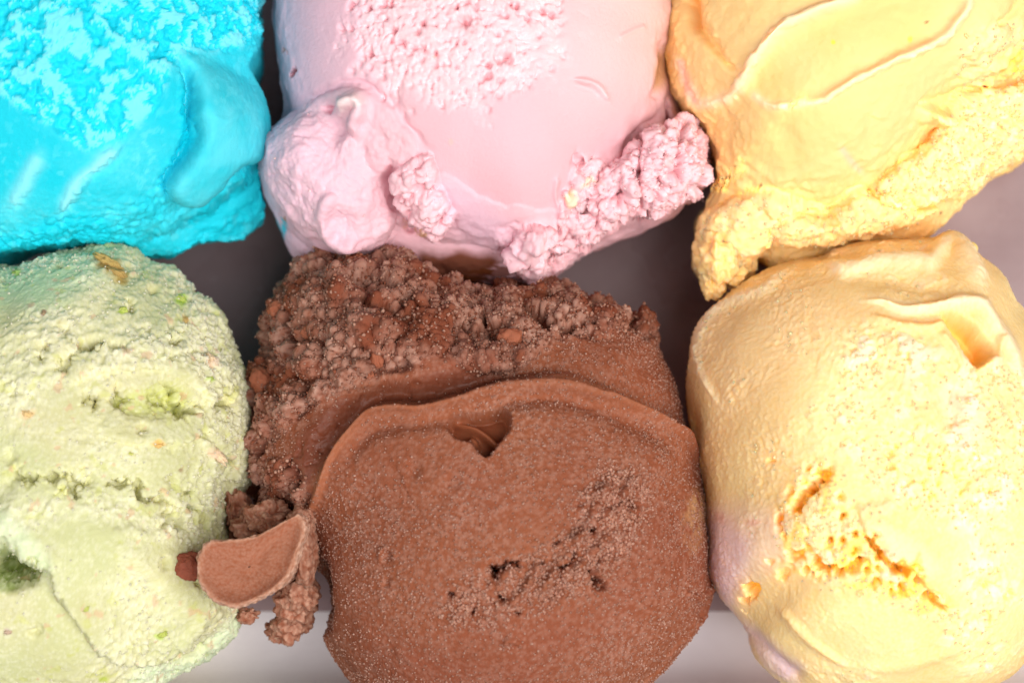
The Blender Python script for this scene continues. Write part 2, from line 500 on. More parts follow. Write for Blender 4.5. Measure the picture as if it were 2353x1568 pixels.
    cl, _ = worley(P1, 46, 5); cl2, _ = worley(P1, 22, 6)
    pat = fbm(P1, 70, 3, 41)
    cr2 = np.clip(crust + .9 * col_m, 0, 1) * s.top
    h = cr2 * (36 * np.clip(1 - cl * 1.15, 0, 1) + 22 * np.clip(1 - cl2 * 1.15, 0, 1) + 18 * pat - 44 * sstep(.15, .6, fbm(P1, 60, 3, 43)) - 10)
    # crumbly scar in the dome
    scar = f.mask([(1020, 1390), (1080, 1330), (1180, 1270), (1290, 1230), (1345, 1120), (1400, 1080), (1470, 1120), (1480, 1190), (1430, 1290), (1380, 1350), (1250, 1400), (1120, 1430), (1040, 1430)], 30)
    core = f.mask([(1100, 1350), (1150, 1290), (1280, 1260), (1370, 1240), (1420, 1290), (1370, 1350), (1230, 1385), (1120, 1395)], 22)
    g1 = fbm(P1 * np.array([1, 1, .6]), 34, 3, 61)
    h += scar * 7 * g1 - core * 9 * sstep(.1, .5, fbm(P1, 40, 3, 66)) - 5 * core
    jag = .7 * fbm(P1, 22, 3, 70)
    for x, y, rx, ry, d in ((1152, 1300, 26, 11, 40), (1136, 1322, 9, 18, 36), (1182, 1303, 12, 7, 26), (1383, 1334, 13, 12, 40), (1302, 1297, 22, 6, 30), (1322, 1273, 8, 7, 24),
                            (1351, 1216, 12, 9, 26), (1360, 1308, 10, 7, 24), (1038, 1364, 10, 7, 22), (1157, 1378, 7, 6, 24), (1188, 1410, 9, 6, 16), (1081, 1410, 7, 6, 18), (1448, 1167, 16, 12, 14),
                            (1415, 1160, 22, 9, 12), (1330, 1160, 20, 8, 10), (1280, 1245, 16, 5, 16), (1240, 1300, 9, 7, 20)):
        h -= 1.35 * d * f.spot(x, y, rx, ry, -20, .5, jag)
    for pts in ([(1150, 1398), (1190, 1370), (1215, 1330), (1240, 1290)], [(1235, 1370), (1262, 1330), (1290, 1290), (1320, 1262)], [(1310, 1255), (1345, 1205), (1372, 1160), (1390, 1110)], [(1390, 1190), (1420, 1140), (1440, 1105)], [(1330, 1300), (1360, 1270), (1390, 1230)]):
        h += f.ridge(pts, 9, 14 * np.ones(3)) * (1 + .8 * fbm(P1, 16, 2, 88))
    # wet band stays smooth, pitted a little
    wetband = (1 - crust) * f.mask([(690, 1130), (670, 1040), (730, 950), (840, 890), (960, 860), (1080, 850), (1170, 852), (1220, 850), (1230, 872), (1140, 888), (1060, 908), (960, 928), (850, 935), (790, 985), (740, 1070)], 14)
    h -= 5 * wetband * sstep(.35, .7, fbm(P1, 26, 2, 90))
    s.push(h, .25)
    P2 = s.P
    smooth = np.clip(hm + .7 * wetband, 0, 1)
    gr, rid = grain(P2, 13, 7); gr2, rid2 = grain(P2, 7.5, 8)
    dens = np.clip(.75 + .25 * fbm(P2, 150, 2, 12) + .35 * scar - .35 * lipsm.ridge(lip, 20, 1, taper=0), .12, 1.2)
    h = (1 - smooth) * (cr2 * (9 * gr + 4 * gr2) + (1 - cr2) * dens * (1.4 * gr * (rid > .5) + 2.6 * gr2))
    h += scar * (4 * gr)
    s.push(h, .0)
    pig = np.broadcast_to(np.array([.235, .065, .032]), P2.shape).copy()
    pig = mixc(pig, (.38, .135, .066), lipsm.ridge(lip, 22, 1.0, taper=0))
    pig = mixc(pig, (.265, .080, .036), .5 + .5 * fbm(P2, 240, 2, 3))
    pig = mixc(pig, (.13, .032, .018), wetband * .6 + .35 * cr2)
    fr = (1 - smooth) * ((1 - cr2) * dens * (.42 * gr2 * (rid2 > .4) + .10 * gr * (rid > .6)) + cr2 * (.5 * gr2 + .45 * gr) * np.clip(.6 + fbm(P2, 80, 2, 15), 0, 1))
    pig = mixc(pig, (.66, .42, .33), fr * .75)
    # tan smear where the yellow scoop touches
    pig = mixc(pig, (.62, .38, .18), .7 * f.spot(1600, 1190, 24, 60, 10, .7) * (.6 + .6 * fbm(P2, 30, 2, 5)))
    wet = np.clip(.85 * wetband + .95 * hm, 0, 1)
    body = s.finish(mat, pig, wet)
    # granules standing proud of the crust
    rng = np.random.default_rng(4)
    w = cr2 * (s.nrm[:, 2] > -.2) * np.clip(.35 + gr + .4 * pat, 0, 2); w /= w.sum()
    i = rng.choice(len(w), 8000, replace=False, p=w)
    C = s.P[i] + s.nrm[i] * 1.5 + np.array([0, 0, FLOOR])
    fz = rng.uniform(0, 1, (len(i), 1)) ** 1.5
    pc = np.array([.22, .065, .034]) * (1 - fz) + np.array([.46, .25, .18]) * fz
    g = blobs('frost_granules', C, rng.uniform(1.8, 4.4, len(i)), 1, mat, s.e, s.origin, pc, jag=.28); g['kind'] = 'stuff'
    w = (1 - cr2) * (1 - smooth) * s.top * np.clip(dens + scar * 1.2 - .25, 0, 3) * (gr2 > .35); w /= w.sum()
    i = rng.choice(len(w), 13000, replace=False, p=w)
    C = s.P[i] + s.nrm[i] * .6 + np.array([0, 0, FLOOR]); fz = rng.uniform(.2, 1, (len(i), 1))
    pc = np.array([.30, .11, .06]) * (1 - fz) + np.array([.47, .26, .195]) * fz
    g = blobs('frost_crystals', C, rng.uniform(1.2, 2.6, len(i)) * (1 + .5 * scar[i]), 0 + 1, mat, s.e, s.origin, pc, jag=.2, seed=9) if False else blobs('frost_crystals', C, rng.uniform(1.3, 2.7, len(i)) * (1 + .5 * scar[i]), 1, mat, s.e, s.origin, pc, jag=.2, seed=9)
    g['kind'] = 'stuff'
    # smooth melted beads on the crust
    for k, (x, y, a, b, c) in enumerate(((650, 712, 28, 20, 16), (1175, 782, 28, 25, 18), (612, 882, 26, 28, 18), (858, 815, 17, 30, 16), (700, 758, 18, 18, 13), (846, 866, 10, 14, 10))):
        p, n = s.at(x, y)
        lump('melted_bead', p - n * 2, (a, b, c), mat, s.e, s.origin, (.33, .105, .055), .15, 4, 30 + k, .28, .45)
    return s, mat
choc, choc_mat = chocolate()

def chocolate_curl(s, mat):
    """flat broken curl standing off the left of the chocolate scoop, over the pistachio"""
    poly = [(465, 1259), (492, 1243), (557, 1238), (597, 1226), (654, 1196), (690, 1180), (700, 1215), (672, 1300), (643, 1342), (589, 1376), (541, 1392), (492, 1377), (460, 1335), (454, 1300)]
    ztop = 870.0
    c = spline(poly, 8, True); n = len(c); ctr = np.array([570.0, 1300.0])
    rings = []
    # top: dished, raised rim, then flank going down and narrowing to a foot that meets the scoops
    spec = [(0.02, -20), (.2, -20), (.4, -15), (.55, -13), (.68, -10), (.78, -6), (.86, -1), (.91, 3), (.95, 5), (.985, 3), (1.0, -3), (1.01, -10), (1.0, -20), (.985, -32), (.96, -46), (.93, -62), (.90, -80), (.86, -105), (.8, -140), (.72, -180), (.6, -260), (.4, -300), (.02, -302)]
    fine = np.linspace(0, len(spec) - 1, 90)
    sc = np.interp(fine, range(len(spec)), [q[0] for q in spec]); dz = np.interp(fine, range(len(spec)), [q[1] for q in spec])
    nn = 340; idx = np.linspace(0, n, nn, endpoint=False)
    cc = np.column_stack([np.interp(idx, range(n + 1), np.append(c[:, k], c[0, k])) for k in (0, 1)])
    V = []
    for a, b in zip(sc, dz):
        px = ctr + (cc - ctr) * a
        sh = max(0, -b - 20) * .22                   # the flank leans in towards the chocolate scoop
        p = unproject(px[:, 0] + sh, px[:, 1] - sh * .3, ztop)
        p[:, 2] += b - .05 * (px[:, 0] - 570)
        V.append(p)
    V = np.vstack(V); m = len(sc)
    Fq = []
    for a in range(m - 1):
        for b in range(nn):
            Fq.append((a * nn + b, a * nn + (b + 1) % nn, (a + 1) * nn + (b + 1) % nn, (a + 1) * nn + b))
    Fq = np.array(Fq)[:, ::-1]
    ringi = np.repeat(np.arange(m), nn)
    ncen = V - np.append(unproject(ctr[0], ctr[1], ztop)[:2], ztop - 60); ncen /= np.linalg.norm(ncen, axis=1)[:, None]
    rimk = sstep(28, 42, ringi)
    gr, rid = grain(V, 11, 4); 
    V = V + ncen * (rimk * (4 * fbm(V, 22, 3, 6) + 5 * gr) + 1.5 * fbm(V, 40, 2, 8))[:, None]
    V[:, 2] += (1 - rimk) * 3 * fbm(V, 60, 2, 2)
    pig = np.broadcast_to(np.array([.29, .09, .042]), V.shape).copy()
    pig = mixc(pig, (.36, .14, .075), sstep(20, 34, ringi))
    pig = mixc(pig, (.72, .48, .36), rimk * gr * .8 + .22 * grain(V, 6, 21)[0])
    cur = mesh_obj('broken_curl', V * S - np.array(s.origin), Fq[:, ::-1], mat, s.e, pig, .12 * np.ones(len(V)))
    # crumbs hanging below the curl, the grainy cheek behind it and the smooth nub
    fc = (.70, .44, .32)
    for k, (x, y, z, a, b, c, rg) in enumerate(((676, 1385, 400, 40, 46, 60, .3), (668, 1425, 360, 38, 40, 50, .35), (692, 1360, 440, 34, 40, 50, .3), (640, 1448, 320, 26, 20, 30, .4), (566, 1412, 380, 18, 12, 20, .4),
                                             (702, 1265, 540, 22, 74, 90, .12), (690, 1195, 560, 26, 26, 40, .25), (620, 1190, 500, 44, 36, 60, .35), (590, 1215, 440, 50, 30, 60, .35), (545, 1180, 380, 24, 50, 60, .4))):
        lump('crumb_clump', unproject(float(x), float(y), z + 170.0), (a, b, c), mat, s.e, s.origin, (.24, .075, .038), .1, 5, 4 + k, rg, .45, gran=5.0, gsize=10, frost=fc)
    lump('melted_bead', unproject(438.0, 1300.0, 780.0), (34, 30, 26), mat, s.e, s.origin, (.26, .07, .04), .2, 5, 2, .22, .5)
chocolate_curl(choc, choc_mat)

# ------------------------------------------------------------------ pistachio scoop
def pistachio():
    mat = ice_material('pistachio_ice_cream', .45, (1.0, .9, .4), bump=.6, grain=3400)
    out = [(-20, 612), (46, 618), (120, 585), (199, 568), (265, 558), (312, 572), (345, 604), (398, 618), (440, 661), (504, 710), (531, 787), (564, 860), (577, 926), (585, 1032), (574, 1092), (548, 1138),
           (540, 1218), (545, 1330), (548, 1410), (535, 1460), (464, 1516), (400, 1548), (330, 1600), (150, 1660), (-100, 1640), (-330, 1450), (-430, 1100), (-330, 780), (-150, 650)]
    s = Scoop(445, [Mound((110, 1090), out, 240, 190, 560, 2.8, .6)], 'pale green pistachio scoop with brown nut bits and small pits', 'ice cream', k=40)
    P0 = s.P.copy(); s.warp(7, 55, 13); f = s.f
    h = 5 * fbm(P0, 160, 2, 1)
    # upper mass overlapping a lower one
    fold = [(-60, 1200), (0, 1246), (60, 1284), (126, 1312), (130, 1357), (172, 1412), (225, 1483), (325, 1523), (398, 1492), (470, 1440), (540, 1400)]
    h += f.shelf(fold, [34, 36, 34, 26, 22, 22, 18], 5, 130, -1)
    h -= f.ridge([(-30, 1275), (40, 1312), (110, 1322)], [40, 26, 10], [170, 140, 40], w2=[40, 32, 14])
    h += f.ridge([(120, 1250), (128, 1300), (118, 1360)], 8, 6)
    # broad soft layers left by the scoop
    h += f.shelf([(150, 880), (260, 850), (370, 850), (450, 890), (500, 950)], 14, 6, 60, -1)
    h += f.shelf([(230, 1000), (345, 1020), (400, 1020), (470, 1000), (520, 1050)], 10, 6, 50, -1)
    h += f.ridge([(478, 830), (505, 860), (530, 900), (545, 930)], 11, 13)
    h += f.ridge([(455, 1015), (490, 1035), (514, 1062)], 8, 12)
    h += f.ridge([(250, 1228), (330, 1222), (400, 1236)], 10, 7)
    h += f.ridge([(318, 1400), (330, 1440), (322, 1490)], 7, 9) + f.ridge([(400, 1480), (440, 1440), (465, 1412)], 9, 10)
    h -= f.ridge([(360, 1520), (460, 1480), (530, 1430)], 12, 12)
    h += f.ridge([(0, 770), (60, 760), (130, 775)], 20, 5)
    # corner notch where the lower right lobe starts
    h -= f.ridge([(530, 1060), (520, 1120), (528, 1220)], 20, 20)
    s.push(h, .4)
    P1 = s.P; jag = .75 * fbm(P1, 20, 3, 20); h = 0
    w1, r1 = worley(P1, 58, 97); h = h - 20 * np.clip(1.15 - w1 * 3.2 + .3 * jag, 0, 1) * (r1 > .62)
    cave = f.mask([(258, 905), (330, 885), (385, 875), (430, 905), (432, 945), (380, 955), (300, 950), (262, 935)], 14)
    h -= cave * (16 + 34 * sstep(-.1, .5, fbm(P1, 40, 3, 22)))
    for x, y, rx, ry, d in ((418, 936, 20, 15, 26), (510, 919, 12, 16, 26), (172, 1112, 18, 20, 24), (318, 1131, 11, 16, 28), (432, 1131, 10, 10, 28), (398, 1200, 20, 13, 18), (272, 1112, 11, 11, 22),
                            (122, 1096, 13, 10, 22), (60, 1094, 22, 10, 22), (404, 780, 10, 9, 30), (198, 912, 14, 10, 16), (193, 794, 18, 10, 22), (148, 833, 14, 14, 16), (262, 905, 9, 12, 18), (360, 1150, 22, 9, 16),
                            (212, 920, 8, 12, 22), (245, 795, 26, 6, 10), (440, 1165, 12, 8, 16), (532, 1060, 8, 14, 18), (95, 820, 9, 8, 14), (300, 700, 9, 7, 12)):
        h -= 1.7 * d * f.spot(x, y, rx * 1.4, ry * 1.4, 15, .5, jag)
    rough = np.clip(.16 + .6 * fbm(P1, 120, 2, 25) + .75 * f.mask([(-20, 700), (120, 720), (260, 760), (420, 740), (500, 800), (480, 860), (300, 860), (150, 900), (-20, 940)], 50)
                    + .6 * f.mask([(40, 1140), (200, 1130), (460, 1120), (500, 1200), (420, 1250), (250, 1200), (60, 1190)], 40), .08, 1.3)
    h += rough * 4 * fbm(P1, 26, 3, 28)
    s.push(h, .2)
    P2 = s.P
    gr, rid = grain(P2, 13, 7); gr2, rid2 = grain(P2, 8, 8)
    edge = 1 - sstep(.45, .75, s.nrm[:, 2])
    h = rough * (5.5 * gr * (rid > .3) + 2.5 * gr2) + edge * s.top * (6 * gr + 5 * fbm(P2, 20, 2, 33)) + 2.0 * gr2
    s.push(h, 0)
    pig = np.broadcast_to(np.array([.57, .545, .28]), P2.shape).copy()
    pig = mixc(pig, (.53, .54, .265), .5 + .9 * fbm(P2, 200, 2, 41))
    pig = mixc(pig, (.62, .80, .52), .7 * f.mask([(300, 1600), (330, 1530), (450, 1500), (560, 1400), (600, 1500), (500, 1600)], 20) + .5 * f.mask([(-30, 1200), (30, 1180), (120, 1290), (100, 1310), (-30, 1270)], 20))
    pig = mixc(pig, (.42, .68, .42), .55 * f.mask([(20, 600), (120, 590), (260, 560), (200, 650), (120, 700), (0, 690)], 45))
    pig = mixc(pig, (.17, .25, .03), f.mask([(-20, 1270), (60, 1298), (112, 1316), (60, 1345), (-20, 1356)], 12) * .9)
    pig = mixc(pig, (.50, .55, .10), .6 * cave)
    fr = np.clip(rough, 0, 1) * (.5 * gr + .5 * gr2) + .35 * gr2 * (rid2 > .5) + edge * .3 * gr
    pig = mixc(pig, (.76, .74, .56), fr)
    st_ = sstep(.62, .8, fbm(P2, 34, 3, 91)); pig = mixc(pig, (.50, .52, .08), .35 * st_)
    st_ = sstep(.72, .86, fbm(P2, 30, 3, 95)); pig = mixc(pig, (.62, .36, .22), .5 * st_)
    for x, y, rx, ry, a, c, k in ((252, 612, 34, 14, 25, (.36, .20, .035), .9), (270, 640, 26, 12, 10, (.45, .30, .06), .8), (282, 712, 9, 6, 0, (.42, .55, .06), .9), (412, 690, 14, 8, 10, (.38, .55, .05), .9), (424, 734, 14, 10, 60, (.48, .30, .08), .9),
                              (361, 1022, 12, 7, 0, (.80, .47, .12), .9), (63, 950, 14, 9, 0, (.82, .55, .25), .8), (495, 1045, 10, 24, -45, (.72, .48, .34), .8), (40, 633, 10, 9, 0, (.40, .55, .06), .8), (480, 838, 14, 9, 40, (.84, .60, .44), .7),
                              (476, 870, 8, 5, 0, (.4, .58, .05), .8), (368, 1447, 10, 6, 0, (.42, .55, .06), .8), (20, 1448, 10, 8, 0, (.55, .36, .36), .7), (420, 1078, 6, 4, 0, (.3, .2, .1), .8), (240, 1558, 10, 6, 0, (.42, .50, .06), .8), (100, 722, 5, 8, 20, (.30, .16, .14), .8)):
        pig = mixc(pig, c, k * f.spot(x, y, rx, ry, a, .5, .6 * jag))
    body = s.finish(mat, pig, .1 * (1 - np.clip(rough, 0, 1)))
    rng = np.random.default_rng(8)
    w = s.top * (np.clip(rough - .2, 0, 2) * (gr > .3) + edge * .6); w /= w.sum(); i = rng.choice(len(w), 3600, replace=False, p=w)
    g = blobs('frost_granules', s.P[i] + s.nrm[i] * .3 + np.array([0, 0, FLOOR]), rng.uniform(1.4, 3.4, len(i)), 1, mat, s.e, s.origin, np.array([.74, .70, .48]), jag=.2, seed=3); g['kind'] = 'stuff'
    nut = ice_material('nut_pieces', .2, (1, .6, .3), bump=.6)
    for k, (x, y, a, b, c, ang, pg) in enumerate(((246, 606, 32, 10, 9, -28, (.42, .25, .05)), (262, 628, 24, 9, 8, -20, (.36, .19, .035)), (282, 640, 15, 8, 7, -50, (.48, .32, .07)), (424, 732, 13, 8, 6, -60, (.46, .28, .07)), (412, 690, 12, 7, 5, -10, (.40, .55, .06)), (282, 712, 9, 7, 5, 0, (.42, .56, .07)), (497, 1046, 9, 24, 6, 45, (.80, .58, .42)), (36, 634, 10, 7, 5, 20, (.38, .52, .07)), (361, 1022, 11, 6, 5, 10, (.74, .42, .12)), (63, 950, 12, 7, 5, -15, (.75, .48, .22)), (476, 872, 8, 5, 4, 0, (.40, .54, .06)), (368, 1447, 10, 6, 4, 15, (.42, .54, .07)), (100, 722, 5, 9, 4, 20, (.28, .15, .12)), (480, 838, 16, 7, 6, -50, (.84, .62, .46)), (20, 1448, 10, 6, 4, 30, (.50, .32, .30)), (200, 1390, 7, 5, 4, 30, (.44, .54, .08)), (230, 800, 7, 5, 4, 70, (.45, .30, .10)), (300, 1040, 6, 4, 4, 0, (.50, .52, .10)))):
        p, n = s.at(x, y); cc, ss = math.cos(math.radians(ang)), math.sin(math.radians(ang))
        lump('nut_piece', p - n * 2, (a, b, c), nut, s.e, s.origin, .6 * np.array(pg) + .4 * np.array([.45, .38, .17]), .05, 4, 50 + k, .5, .3, axes=((cc, ss, 0), (-ss, cc, 0), (0, 0, 1)))
pistachio()

# ------------------------------------------------------------------ blue scoop
def blue():
    mat = ice_material('blue_ice_cream', .45, (.25, .8, 1.0), bump=.45, grain=3000)
    out = [(600, 430), (600, 494), (540, 538), (453, 552), (380, 588), (300, 584), (200, 586), (45, 600), (-40, 622), (-180, 600), (-360, 400), (-420, 100), (-350, -220), (-100, -440), (200, -480), (460, -360), (590, -150), (618, 0), (618, 90), (610, 150), (585, 190), (578, 215), (592, 290), (598, 360)]
    dome = [(626, 0), (628, 82), (624, 136), (598, 182), (580, 212), (591, 288), (586, 350), (566, 396), (512, 444), (470, 468), (420, 500), (340, 540), (240, 570), (100, 590), (-60, 590), (-250, 470), (-380, 100), (-300, -230), (-80, -400), (200, -440), (440, -330), (580, -150)]
    s = Scoop(390, [Mound((130, 60), out, 160, 60, 150, 5, .6), Mound((130, 60), dome, 300, 190, 600, 2.7, .55)], 'bright blue scoop with a porous frosted top and a drooping tongue', 'ice cream', k=14)
    P0 = s.P.copy(); s.warp(5, 60, 23); f = s.f
    h = 4 * fbm(P0, 150, 2, 1)
    tongue = [(412, 120), (437, 160), (442, 205), (450, 265), (457, 300), (436, 352), (410, 388), (390, 415), (392, 445), (425, 470), (462, 462), (488, 436), (520, 402), (580, 372), (720, 350), (720, 60), (560, 50), (470, 60)]
    tm = f.mound(tongue, 24) * sstep(60, 300, f.Y); h += 58 * tm
    h -= f.ridge([(414, 130), (430, 190), (436, 280), (430, 345), (402, 385), (380, 425), (392, 470)], [10, 13, 14, 12, 10, 9, 8], [10, 34, 42, 38, 34, 28, 8])
    h += f.ridge([(470, 275), (500, 285), (535, 262)], 6, 4)
    patch = f.mask([(-60, 200), (0, 220), (60, 260), (130, 300), (170, 335), (225, 345), (268, 330), (320, 288), (365, 230), (400, 150), (440, 120), (540, 110), (600, 60), (600, -80), (-60, -100)], 14)
    h -= 9 * patch
    h += f.ridge([(268, 336), (228, 372), (180, 420), (138, 488)], [10, 12, 14, 9], 12) + f.ridge([(95, 355), (66, 405), (22, 475)], [20, 16, 10], 9)
    h -= f.ridge([(300, 330), (250, 372), (205, 420)], 12, 6)
    h -= f.ridge([(390, 540), (520, 470), (596, 408)], 14, 10)
    h -= f.ridge([(598, 182), (575, 205)], 12, 12)
    s.push(h, .45)
    P1 = s.P
    po = fbm(P1, 32, 5, 7, .68); up = sstep(.02, .22, po); dn = sstep(.05, .6, -po)
    h = patch * (5 * up - 11 * dn)
    low = (1 - sstep(.35, .7, s.nrm[:, 2])) * s.top * (1 - .85 * np.clip(tm * 3, 0, 1))
    h += low * (9 * fbm(P1, 44, 3, 33) + 5 * fbm(P1, 14, 2, 35))
    s.push(h, .3)
    P2 = s.P; gr, rid = grain(P2, 10, 7)
    h = 1.4 * gr * (1 - .8 * tm * 0) + low * 4 * gr + patch * up * 2.5 * fbm(P2, 9, 2, 4)
    s.push(h, 0)
    pig = np.broadcast_to(np.array([.004, .55, .68]), P2.shape).copy()
    soft = np.clip(.25 + .9 * fbm(P2, 150, 3, 51), 0, 1) * (.55 + .8 * gr)
    speck = sstep(.25, .55, fbm(P2, 17, 3, 55)) * np.clip(.5 + fbm(P2, 90, 2, 58), 0, 1)
    pig = mixc(pig, (.09, .68, .78), .55 * soft * (1 - patch) + .45 * speck * (1 - patch))
    pig = mixc(pig, (.20, .74, .82), .8 * patch * up)
    pig = mixc(pig, (.10, .67, .79), .75 * tm * np.clip(.7 + .5 * fbm(P2, 50, 3, 61), 0, 1))
    pig = mixc(pig, (.35, .85, .90), f.ridge([(268, 336), (228, 372), (180, 420), (138, 488)], 14, .7) + f.ridge([(95, 355), (66, 405), (22, 475)], 18, .6))
    pig = mixc(pig, (.55, .87, .88), .8 * f.ridge([(627, 60), (628, 110), (612, 160), (590, 200)], 7, 1.0))
    groove = f.ridge([(414, 130), (430, 190), (436, 280), (430, 345), (402, 385), (380, 425), (400, 475)], 15, 1.0)
    wet = np.clip(.9 * groove + .25 * patch * dn + .12, 0, 1)
    s.finish(mat, pig, wet)
blue()

# ------------------------------------------------------------------ pink scoop
def pink():
    mat = ice_material('strawberry_ice_cream', .45, (1.0, .5, .5), bump=.4, grain=3200)
    out = [(628, 0), (640, 150), (650, 260), (600, 330), (588, 400), (632, 500), (662, 575), (740, 612), (860, 622), (1000, 628), (1090, 640), (1165, 652), (1240, 648), (1330, 585), (1420, 545), (1510, 512), (1590, 460), (1622, 400), (1618, 330), (1585, 262), (1545, 190), (1540, 100), (1550, 0), (1510, -190), (1320, -360), (1050, -400), (800, -320), (660, -150)]
    dome = [(626, 0), (636, 120), (662, 240), (740, 380), (850, 480), (1000, 545), (1080, 552), (1130, 562), (1210, 572), (1270, 556), (1330, 520), (1390, 440), (1480, 330), (1535, 220), (1545, 100), (1550, 0), (1500, -180), (1310, -350), (1050, -390), (800, -310), (660, -150)]
    s = Scoop(480, [Mound((1090, 110), out, 190, 90, 300, 7, .7), Mound((1090, 60), dome, 310, 210, 600, 2.7, .58),
        Mound((770, 400), [(640, 275), (720, 225), (770, 208), (815, 203), (868, 224), (918, 268), (955, 330), (960, 400), (930, 480), (880, 560), (830, 585), (740, 575), (670, 530), (618, 450), (598, 390), (608, 320)], 270, 170, 435, 2.6, .5),
        Mound((1480, 420), [(1290, 430), (1345, 365), (1440, 335), (1490, 290), (1525, 268), (1585, 276), (1622, 340), (1618, 440), (1560, 470), (1510, 500), (1436, 515), (1345, 562), (1285, 530)], 250, 150, 400, 2.6, .5)], 'pale pink scoop with a porous crater and ragged crumbly skirt', 'ice cream', k=30)
    P0 = s.P.copy(); s.warp(8, 50, 33); f = s.f; sm = Fld(s.X, s.Y)
    h = 3 * fbm(P0, 200, 2, 1)
    lumpL = [(677, 262), (720, 225), (770, 208), (815, 203), (868, 224), (918, 268), (948, 315), (965, 352), (940, 380), (898, 400), (900, 450), (925, 490), (900, 560), (830, 575), (760, 560), (690, 530), (630, 450), (600, 390), (612, 320)]
    tl = f.mound(lumpL, 60); h += 16 * tl
    h -= f.ridge([(690, 240), (770, 196), (830, 192), (890, 225), (945, 290), (985, 350)], 9, 10)
    mid = [(905, 405), (940, 370), (985, 352), (1010, 400), (1030, 450), (1044, 494), (1010, 545), (965, 535), (920, 470)]
    h += 46 * f.mound(mid, 34)
    tong = [(1000, 400), (1060, 420), (1150, 470), (1260, 480), (1330, 500), (1300, 560), (1260, 575), (1240, 622), (1205, 622), (1172, 596), (1180, 555), (1120, 565), (1050, 520)]
    h += 12 * f.mound(tong, 60)
    h += 60 * f.mound([(1185, 535), (1172, 598), (1218, 632), (1244, 610), (1262, 585), (1300, 545), (1240, 520)], 30)
    right = [(1300, 420), (1345, 352), (1395, 378), (1440, 345), (1480, 300), (1520, 268), (1580, 276), (1622, 340), (1618, 440), (1560, 462), (1510, 498), (1436, 512), (1345, 560), (1280, 530), (1285, 470)]
    tr = f.mound(right, 30); h += 22 * tr
    h -= f.ridge([(1556, 250), (1500, 295), (1459, 332), (1413, 372)], [14, 20, 20, 10], 34)
    h -= f.ridge([(1350, 420), (1330, 380), (1325, 350)], 10, 18)
    h -= f.ridge([(896, 375), (894, 440), (914, 480), (962, 535)], [9, 11, 12, 14], 34)
    crater = f.spot(1050, 66, 240, 182, 0, .20, .16 * fbm(P0, 40, 3, 44))
    h -= 7 * crater
    # thin curls
    h += sm.ridge([(1317, 183), (1350, 188), (1376, 203), (1399, 236)], [4, 7, 8, 5], 11) + sm.ridge([(1420, 90), (1455, 72), (1482, 60)], 6, 5) - sm.ridge([(1310, 195), (1350, 202), (1378, 222)], 7, 4)
    h -= sm.ridge([(1505, 235), (1528, 150), (1522, 90)], 13, 26)
    h += sm.ridge([(1340, 360), (1350, 400), (1335, 470)], 6, 14) + sm.ridge([(1280, 405), (1275, 450), (1290, 500)], 6, 9)
    # pale curl and bead on the left lump, and the finger at its foot
    h += sm.ridge([(790, 255), (800, 236), (825, 230), (836, 250), (822, 285), (835, 312)], [13, 14, 13, 12, 11, 8], 36)
    h += 20 * sm.spot(803, 342, 26, 30, 0, .8)
    h += sm.ridge([(765, 440), (745, 495), (760, 545), (800, 555), (826, 545)], [12, 14, 15, 15, 17], [14, 20, 30, 40, 46])
    h -= sm.spot(790, 505, 26, 26, 0, .8) * 16
    s.push(h, .55)
    P1 = s.P; h = 0
    rough = np.clip(tr + f.mound(mid, 20) * .9 + .5 * tl + f.mask([(1150, 540), (1350, 500), (1350, 570), (1240, 640), (1170, 610)], 25), 0, 1)
    po = fbm(P1, 30, 3, 5, .6)
    w1, r1 = worley(P1, 24, 61); w2, r2 = worley(P1, 15, 62)
    pores = np.clip(1.25 - w1 * 2.6 + .35 * po, 0, 1) * (r1 > .45) + .6 * np.clip(1.2 - w2 * 2.6 + .3 * po, 0, 1) * (r2 > .5)
    h += crater * (3.5 * po - 20 * pores - 6 * sstep(.3, .5, fbm(P1, 13, 2, 9)))
    cl, _ = worley(P1, 34, 5)
    h += rough * (30 * fbm(P1, 64, 5, 11, .62) + 4 * np.clip(1 - cl * 1.2, 0, 1) - 18 * sstep(.3, .7, fbm(P1, 36, 2, 14))) * np.where(tl > tr, .2, 1)
    h += tl * (1 - tr) * (9 * fbm(P1, 90, 2, 83) + 3.5 * fbm(P1, 26, 3, 84))
    h += rough * np.where(tl > tr, .15, 1) * 5 * (1 - 2.2 * np.abs(fbm(P1, 34, 3, 15)))
    h -= tr * 46 * sstep(.15, .55, fbm(P1 * np.array([1.6, .8, 1]), 40, 2, 81))
    jag = .6 * fbm(P1, 20, 3, 20)
    for x, y, rx, ry, d in ((672, 169, 5, 7, 16), (757, 258, 11, 7, 26), (655, 118, 4, 4, 6), (1070, 40, 12, 18, 24), (1155, 130, 20, 12, 26), (955, 68, 9, 9, 20), (1540, 250, 6, 14, 30)):
        h -= d * f.spot(x, y, rx, ry, 0, .5, jag)
    low = (1 - sstep(.3, .65, s.nrm[:, 2])) * s.top
    h += 4 * low * fbm(P1, 40, 3, 17)
    s.push(h, .25)
    P2 = s.P; gr, rid = grain(P2, 12, 7); gr2, _ = grain(P2, 8, 8)
    h = rough * (5.5 * gr + 2 * gr2) + crater * 2.5 * gr2 + .7 * gr2
    s.push(h, 0)
    pig = np.broadcast_to(np.array([.80, .465, .51]), P2.shape).copy()
    pig = mixc(pig, (.80, .52, .64), .75 * sstep(980, 620, s.X) + .6 * f.mask([(1010, 430), (1080, 430), (1190, 540), (1180, 560), (1110, 560), (1040, 520)], 40))  # lavender left carries the shaded side in colour; the lower tongue is purplish itself
    pig = mixc(pig, (.92, .66, .58), .6 * sstep(1100, 1550, s.X) * sstep(400, 0, s.Y))  # warmer upper right: light from the right put into the colour
